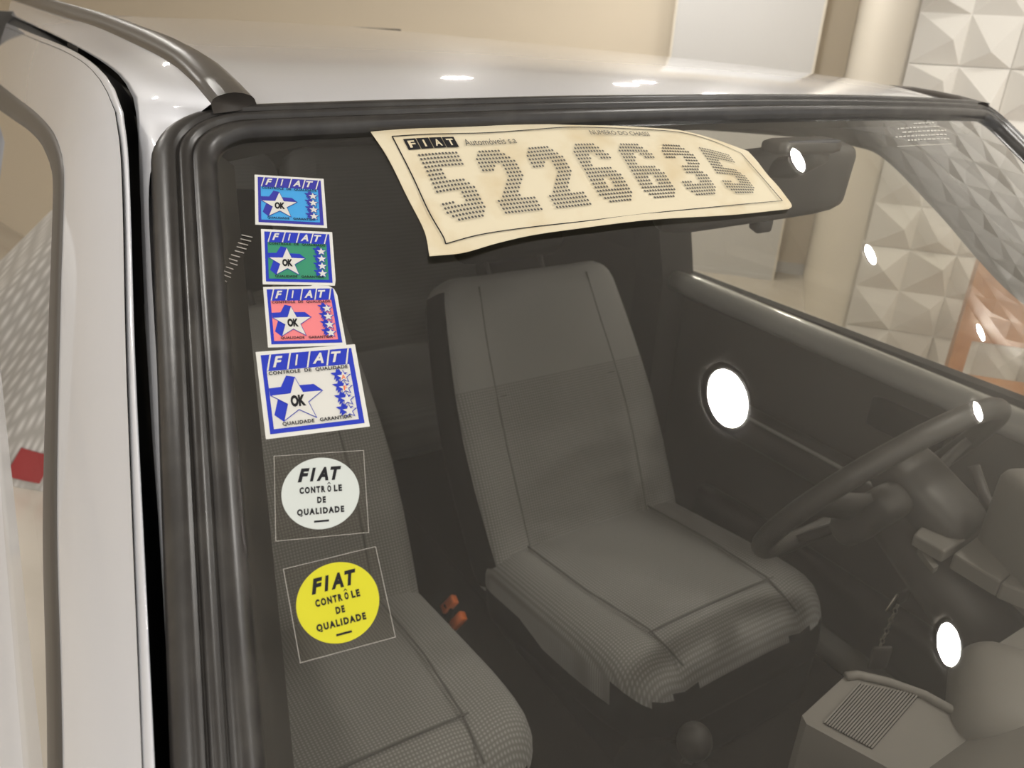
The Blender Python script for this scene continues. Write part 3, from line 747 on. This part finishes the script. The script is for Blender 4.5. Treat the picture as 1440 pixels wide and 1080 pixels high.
def put_text(acc, s, a0, a1, b0, b1, **kw):               # text filling the box a0..a1, b0..b1 (b runs downward)
    vs, fs = text_tris(s, **kw); o = len(acc[0])
    acc[0].extend([(a0+(a1-a0)*x, b0+(b1-b0)*y) for x, y in vs]); acc[1].extend([tuple(i+o for i in f) for f in fs])
def put_poly(acc, pts):
    o = len(acc[0]); acc[0].extend(pts); acc[1].append(tuple(range(o, o+len(pts))))
def put_rect(acc, a0, a1, b0, b1): put_poly(acc, [(a0, b0), (a1, b0), (a1, b1), (a0, b1)])
def star(cx, cy, r, asp=1.0, inner=0.40, rot=0.0):
    return [(cx + r*(1 if k % 2 == 0 else inner)*math.sin(math.pi*k/5+rot), cy - asp*r*(1 if k % 2 == 0 else inner)*math.cos(math.pi*k/5+rot)) for k in range(10)]
class Sheet:
    """flat sheet stuck on the windshield, from its four corners TL TR BR BL on the glass"""
    def __init__(self, corners, name, label, cat, group=None):
        self.c = [xs(*p) for p in corners]
        m = self.pt(0.5, 0.5, 0); self.e = empty(name, m); tag(self.e, label, cat, group)
    def pt(self, a, b, off):
        q = (self.c[0]*(1-a)+self.c[1]*a)*(1-b) + (self.c[3]*(1-a)+self.c[2]*a)*b
        return wsp(q.x, q.y, off)
    def add(self, name, acc, m, lay):
        V = [self.pt(a, b, 0.0004+0.00012*lay) - self.e.location for a, b in acc[0]]
        bm = bmesh.new(); vs = [bm.verts.new(v) for v in V]
        for f in acc[1]:
            try: bm.faces.new([vs[i] for i in f])
            except ValueError: pass
        bmesh.ops.triangulate(bm, faces=[f for f in bm.faces if len(f.verts) > 4])
        for f in bm.faces:
            f.normal_update()
            if f.normal.dot(NN) < 0: f.normal_flip()
        return bmobj(name, bm, m, self.e, False, False)
    def slab(self, name, outline, m, th=0.0004):
        n = len(outline)
        V = [self.pt(a, b, 0.0004)-self.e.location for a, b in outline] + [self.pt(a, b, 0.0)-self.e.location for a, b in outline]
        return new(name, V, [tuple(range(n))[::-1]] + [(i, (i+1) % n, (i+1) % n+n, i+n) for i in range(n)], m, self.e)

def star_sticker(corners, field, dark, label, outline=None, af=False):
    s = Sheet(corners, 'quality_sticker', label, 'sticker', 'square star stickers on the windshield')
    s.slab('backing', outline or [(0, 0), (1, 0), (1, 1), (0, 1)], M['white'])
    acc = ([], []); put_rect(acc, 0.045, 0.955, 0.045, 0.955); s.add('border_print', acc, dark, 1)
    acc = ([], []); put_rect(acc, 0.085, 0.905, 0.245, 0.905); s.add('field_print', acc, field, 2)
    # white slanted dividers and letters of the heading
    acc = ([], [])
    for k in range(5):
        a = 0.085+0.196*k; put_poly(acc, [(a+0.045, 0.05), (a+0.062, 0.05), (a+0.017, 0.24), (a, 0.24)])
    for k, ch_ in enumerate('FIAT'):
        a = 0.085+0.196*k+0.065
        w = 0.085 if ch_ != 'I' else 0.045
        put_text(acc, ch_, a+(0.02 if ch_ == 'I' else 0), a+w+(0.025 if ch_ == 'A' else 0.02), 0.075, 0.205, shear=0.35, bold=0.035)
    s.add('heading_letters', acc, M['whitep'], 3)
    acc = ([], [])
    put_text(acc, 'CONTROLE  DE  QUALIDADE', 0.10, 0.885, 0.255, 0.305, bold=0.03, space=1.1)
    put_text(acc, 'QUALIDADE   GARANTIDA', 0.17, 0.84, 0.845, 0.893, bold=0.03, space=1.1)
    # big star with its blue drop side
    st = star(0.345, 0.615, 0.27, 1.02)
    accb = ([], [])
    for i in range(10):
        j = (i+1) % 10; dx, dy = -0.085, -0.085
        put_poly(accb, [st[i], st[j], (st[j][0]+dx*0.95, st[j][1]+dy), (st[i][0]+dx*0.95, st[i][1]+dy)])
    accb2 = ([], [])
    # keep the drop side inside the field
    vv = [(max(0.085, a), max(0.315, b)) for a, b in accb[0]]; s.add('star_side', (vv, accb[1]), dark, 3)
    acs = ([], [])
    big = star(0.345, 0.615, 0.275, 1.02); sml = star(0.345, 0.615, 0.255, 1.02)
    o = len(acs[0]); cpt = (0.345, 0.615); acs[0].append(cpt); acs[0].extend(big)
    for i in range(10): acs[1].append((o, o+1+i, o+1+(i+1) % 10))
    s.add('star_outline', acs, dark, 4)
    acs = ([], []); acs[0].append(cpt); acs[0].extend(sml)
    for i in range(10): acs[1].append((0, 1+i, 1+(i+1) % 10))
    # four small stars
    accd = ([], [])
    for k in range(4):
        cy = 0.395+0.135*k; cx = 0.825
        for i, (dx, dy, rr) in enumerate(((-0.035, -0.02, 0.088), (-0.055, -0.035, 0.075), (0.003, 0.002, 0.083))):
            q = star(cx+dx, cy+dy, rr, 1.05); o = len(accd[0]); accd[0].append((cx+dx, cy+dy)); accd[0].extend(q)
            for i2 in range(10): accd[1].append((o, o+1+i2, o+1+(i2+1) % 10))
        q = star(cx, cy, 0.066, 1.08, 0.42); o = len(acs[0]); acs[0].append((cx, cy)); acs[0].extend(q)
        for i2 in range(10): acs[1].append((o, o+1+i2, o+1+(i2+1) % 10))
    s.add('small_star_sides', accd, dark, 5)
    s.add('stars', acs, M['whitep'], 6)
    put_text(acc, 'OK', 0.275, 0.42, 0.555, 0.69, bold=0.065)
    s.add('black_lettering', acc, M['ink'], 7)
    if af:
        a2 = ([], []); put_text(a2, 'A', 0.803, 0.847, 0.37, 0.425, bold=0.02); put_text(a2, 'F', 0.808, 0.844, 0.505, 0.56, bold=0.02); s.add('red_letters', a2, M['redink'], 7)
    return s
star_sticker([(358, 246), (455, 252), (460, 321), (359, 316)], M['sky'], M['navy'], 'small sticker with white star on light blue, topmost of the column')
star_sticker([(367, 322.5), (467, 327), (472.5, 402), (369.5, 400)], M['green'], M['blue'], 'small sticker with white star on green, second in the column',
             [(0, 0), (1, 0), (1, 0.9), (0.985, 1), (0, 1)])
star_sticker([(370, 404), (472, 402.5), (487, 486), (377, 489)], M['pink'], M['blue'], 'small sticker with white star on pink and one rounded corner',
             [(0, 0), (0.65, 0), (0.68, -0.02), (0.9, -0.005), (0.97, 0.05), (1.0, 0.16), (1, 1), (0, 1)])
star_sticker([(359.5, 495.5), (499, 484.5), (520, 600), (374, 618)], M['whitep'], M['blue'], 'largest star sticker, white and blue with orange letters in two small stars', None, True)

def disc_sticker(corners, dm, label, cc, rr):
    s = Sheet(corners, 'round_sticker', label, 'sticker', 'round stickers on clear film')
    s.slab('clear_film', [(0, 0), (1, 0), (1, 1), (0, 1)], M['film'])
    acc = ([], []); w = 0.007
    for r_ in ((0, 1, 0, w), (0, 1, 1-w, 1), (0, w, w, 1-w), (1-w, 1, w, 1-w)): put_rect(acc, *r_)
    s.add('film_edge', acc, M['filmedge'], 1)
    acc = ([], []); n = 56; acc[0].append(cc); acc[0].extend([(cc[0]+rr[0]*math.cos(2*math.pi*k/n), cc[1]+rr[1]*math.sin(2*math.pi*k/n)) for k in range(n)])
    for k in range(n): acc[1].append((0, 1+k, 1+(k+1) % n))
    s.add('disc', acc, dm, 2)
    X = lambda t: cc[0]+rr[0]*t; Y = lambda t: cc[1]+rr[1]*t
    acc = ([], [])
    for k, (ch_, x0, x1) in enumerate((('F', -0.58, -0.26), ('I', -0.27, -0.10), ('A', -0.10, 0.21), ('T', 0.27, 0.56))):
        put_text(acc, ch_, X(x0), X(x1), Y(-0.72), Y(-0.33), shear=0.3, bold=0.055)
    for t, x0, x1, y0, y1 in (('CONTR', -0.54, 0.12, -0.19, 0.0), ('O', 0.17, 0.27, -0.19, 0.0), ('LE', 0.34, 0.55, -0.19, 0.0), ('DE', -0.10, 0.12, 0.11, 0.29), ('QUALIDADE', -0.62, 0.58, 0.41, 0.62)):
        put_text(acc, t, X(x0), X(x1), Y(y0), Y(y1), bold=0.06, space=1.35)
    put_poly(acc, [(X(0.17), Y(-0.22)), (X(0.22), Y(-0.29)), (X(0.27), Y(-0.22)), (X(0.245), Y(-0.22)), (X(0.22), Y(-0.255)), (X(0.195), Y(-0.22))])
    put_text(acc, 'artgraf', X(-0.22), X(0.17), Y(0.76), Y(0.83), bold=0.05) if False else put_rect(acc, X(-0.20), X(0.18), Y(0.755), Y(0.81))
    s.add('lettering', acc, M['ink'], 3)
    return s
disc_sticker([(385, 641.5), (511.5, 633.5), (519, 749.5), (387.5, 762)], M['dwhite'], 'round white sticker on a clear square of film', (0.497, 0.487), (0.425, 0.425))
disc_sticker([(398, 800.5), (528.5, 768.5), (556.5, 896.5), (422, 933)], M['dyell'], 'round yellow sticker on a clear square of film', (0.49, 0.492), (0.433, 0.425))

# ------------------------------------------------------------------ paper strip with the printed number, behind the glass
def curve2(pts, n): return [Vector((p.x, p.y)) for p in catmull([Vector((*xs(*q), 0)) for q in pts], n)]
class Coons:
    def __init__(self, top, right, bottom, left, n=80):
        self.n = n; self.t, self.r, self.b, self.l = (curve2(q, n+1) for q in (top, right, bottom, left))
    def at(self, c, t):
        x = max(0, min(1, t))*self.n; i = min(int(x), self.n-1); f_ = x-i; p = c[i].lerp(c[i+1], f_)
        if t < 0: p = c[0]+(c[1]-c[0])*(t*self.n)
        if t > 1: p = c[-1]+(c[-1]-c[-2])*((t-1)*self.n)
        return p
    def __call__(self, a, b):
        T, Bq, Lq, Rq = self.at(self.t, a), self.at(self.b, a), self.at(self.l, b), self.at(self.r, b)
        return T*(1-b)+Bq*b + Lq*(1-a)+Rq*a - (self.t[0]*(1-a)*(1-b)+self.t[-1]*a*(1-b)+self.b[0]*(1-a)*b+self.b[-1]*a*b)
PO = Coons([(521, 187), (620, 181), (740, 176), (820, 177), (911, 181), (955, 185), (1000, 197), (1051, 214)], [(1051, 214), (1080, 248), (1111, 286), (1107, 297)],
           [(603, 366), (649, 361), (697, 347), (749, 335), (820, 325), (911, 314), (1022, 306), (1107, 297)], [(521, 187), (545, 224), (572, 278), (597, 328), (603, 366)])
PF = Coons([(551, 195), (600, 192), (680, 190), (740, 186), (800, 182), (883, 184), (955, 189), (1000, 201), (1040, 218)], [(1040, 218), (1068, 250), (1098, 285)],
           [(626, 346), (674, 333), (740, 323), (820, 314), (911, 303), (1000, 294), (1098, 285)], [(551, 195), (578, 248), (602, 300), (622, 335), (626, 346)])
pc = wsp(*PO(0.5, 0.5), 0.001)
ps = empty('paper_strip', pc); tag(ps, 'yellowed paper strip with a large dotted number, stuck along the top of the windshield', 'paper')
def poff(q, a, b):                                         # the sheet hugs the glass and curls back at its lower edge
    return 0.0014 + 0.05*max(0, b-0.88)**1.3*(1-0.5*a) + 0.0004*math.sin(9*a+3*b) + 0.0003*math.sin(23*a*(1-b)+7*b)
na, nb = 91, 31
V = [wsp(*PO(i/(na-1), j/(nb-1)), poff(None, i/(na-1), j/(nb-1))) - pc for j in range(nb) for i in range(na)]
nV = len(V)
V += [v - NN*0.0004 for v in V]
F = grid_faces(na, nb) + [f[::-1] for f in grid_faces(na, nb, nV)]
sheet = new('sheet', V, F, M['paper'], ps, True)
def fpt(a, b, lay):
    q = PF(a, b); return wsp(q.x, q.y, 0.0024+0.0001*lay) - pc
def padd(name, acc, m, lay):
    bm = bmesh.new(); vs = [bm.verts.new(fpt(a, b, lay)) for a, b in acc[0]]
    for f in acc[1]:
        try: bm.faces.new([vs[i] for i in f])
        except ValueError: pass
    for f in bm.faces:
        f.normal_update()
        if f.normal.dot(NN) < 0: f.normal_flip()
    return bmobj(name, bm, m, ps, False, False)
acc = ([], []); N_ = 60; w = 0.0016
for k in range(N_):
    t0, t1 = k/N_, (k+1)/N_
    put_rect(acc, t0, t1, -0.0045, 0.0045); put_rect(acc, t0, t1, 0.9955, 1.0045)
    put_rect(acc, -w, w, t0, t1); put_rect(acc, 1-w, 1+w, t0, t1)
padd('frame_line', acc, M['ink'], 1)
acc = ([], [])
for k in range(4): put_rect(acc, 0.022+0.0315*k, 0.0515+0.0315*k, 0.035, 0.145)
padd('heading_blocks', acc, M['ink'], 1)
acc = ([], [])
for k, ch_ in enumerate('FIAT'): put_text(acc, ch_, 0.022+0.0315*k+(0.007 if ch_ != 'I' else 0.012), 0.022+0.0315*k+(0.0235 if ch_ != 'I' else 0.0165), 0.055, 0.125, bold=0.03)
padd('heading_letters', acc, M['paper'], 2)
acc = ([], []); put_text(acc, 'Autom\u00f3veis s.a', 0.165, 0.300, 0.065, 0.135); padd('company_lettering', acc, M['dotink'], 2)
acc = ([], []); put_text(acc, 'NUMERO DO CHASSI', 0.52, 0.70, 0.035, 0.088)
padd('title_lettering', acc, M['dotink'], 2)
DIG = {
'5': ["############."]*3+["############.", "#####........", "#####........", "#####........", "##########...", "###########..", "############.", ".......#####.", ".......#####.", "####...#####.", "############.", "############.", ".##########..", "..########..."],
'2': ["..#######....", ".#########...", "###########..", "############.", "#####..#####.", "####...#####.", ".......#####.", ".......#####.", "......#####..", ".....#####...", "....#####....", "...#####.....", "..######.....", "############.", "############.", "############.", "############."],
'6': ["..#######....", ".#########...", "###########..", "#####..#####.", "#####...####.", "####.........", "####.........", "##########...", "###########..", "############.", "#####..#####.", "#####..#####.", "#####..#####.", "############.", "############.", ".##########..", "..########..."],
'3': ["..#######....", ".#########...", "###########..", "############.", "####...#####.", ".......#####.", ".......#####.", "....#######..", "....######...", "....#######..", ".......#####.", ".......#####.", "####...#####.", "############.", "############.", ".##########..", "..########..."]}
acc = ([], []); pitch = 0.1335
for k, dg in enumerate('5226635'):
    for r_, row in enumerate(DIG[dg]):
        for c_, chx in enumerate(row):
            if chx == '#':
                a = 0.040+pitch*k+0.0083*c_; b = 0.205+0.0395*r_
                put_poly(acc, [(a+0.0031*math.cos(2*math.pi*i/6), b+0.0125*math.sin(2*math.pi*i/6)) for i in range(6)])
padd('dotted_number', acc, M['dotink'], 2)

# faint etched maker's label and old glue marks on the glass
et = Sheet([(1255, 172), (1340, 168), (1362, 206), (1262, 210)], 'etched_label', 'faint etched lines of print at the far top corner of the windshield', 'glass marking')
acc = ([], [])
for k, (a0, a1) in enumerate(((0.3, 0.6), (0.05, 0.7), (0.1, 0.75), (0.0, 0.7), (0.15, 0.72))): 
    a = a0
    rn = random.Random(k)
    while a < a1: 
        w_ = rn.uniform(0.02, 0.06); put_rect(acc, a, a+w_, 0.1+0.15*k, 0.14+0.15*k); a += w_+0.015
put_rect(acc, 0.0, 0.75, 0.9, 0.915)
et.add('etched_print', acc, M['etch'], 0)
gm = Sheet([(300, 320), (370, 320), (370, 440), (300, 440)], 'glue_marks', 'short pale glue scratches on the glass beside the green sticker', 'glue marks')
acc = ([], []); rn = random.Random(3)
for k in range(16):
    t = k/15; a = 0.80-0.72*t+rn.uniform(-0.03, 0.03); b = 0.12+0.72*t; L = 0.22*(1-0.6*t)
    put_poly(acc, [(a-L, b-0.03), (a, b), (a, b+0.012), (a-L, b-0.018)])
gm.add('scratch_print', acc, M['filmedge'], 0)

# ------------------------------------------------------------------ draped red-and-white cloth stand beside the car (mirrored in the side window)

ds = empty('draped_stand', (-1.42, 2.75, 0)); tag(ds, 'stand draped in pale mesh cloth with red patches, mirrored in the side window', 'display stand')
V = []; n = 96
for j, (z, r) in enumerate(((0.0, 0.50), (0.15, 0.485), (0.35, 0.45), (0.6, 0.40), (0.85, 0.35), (0.97, 0.31), (1.02, 0.26), (1.035, 0.0))):
    for k in range(n):
        a_ = 2*math.pi*k/n; fold = 1 + 0.07*(1-z/1.035)*math.sin(9*a_+1.3*math.sin(2*a_)) if r else 1
        V.append(Vector((r*fold*1.15*math.cos(a_), r*fold*math.sin(a_), z)))
drape = new('cloth_drape', V, grid_faces(n, 8, 0, True), M['cloth'], ds, True)
def patch(a0, a1, z0, z1, m, name):
    rows = []
    for z in (z0, (z0+z1)/2, z1):
        zz = [(0.0, 0.50), (0.15, 0.485), (0.35, 0.45), (0.6, 0.40), (0.85, 0.35), (0.97, 0.31)]
        for (za, ra), (zb_, rb_) in zip(zz, zz[1:]):
            if za <= z <= zb_: r = ra+(rb_-ra)*(z-za)/(zb_-za)
        row = []
        for k in range(15):
            a_ = a0+(a1-a0)*k/14; fold = 1 + 0.07*(1-z/1.035)*math.sin(9*a_+1.3*math.sin(2*a_))
            row.append(Vector(((r*fold*1.15+0.006)*math.cos(a_), (r*fold+0.006)*math.sin(a_), z)))
        rows.append(row)
    V, F = loft(rows); return new(name, V, F, m, ds, True)
for a0, a1, z0, z1, m in ((-1.62, -1.42, 0.01, 0.12, 'red'), (-1.36, -1.18, 0.03, 0.14, 'red'), (-1.15, -0.98, 0.02, 0.10, 'navy'), (-1.75, -1.66, 0.10, 0.15, 'red'), (-1.42, -1.30, 0.62, 0.68, 'red')):
    patch(a0, a1, z0, z1, M[m], 'cloth_patch')
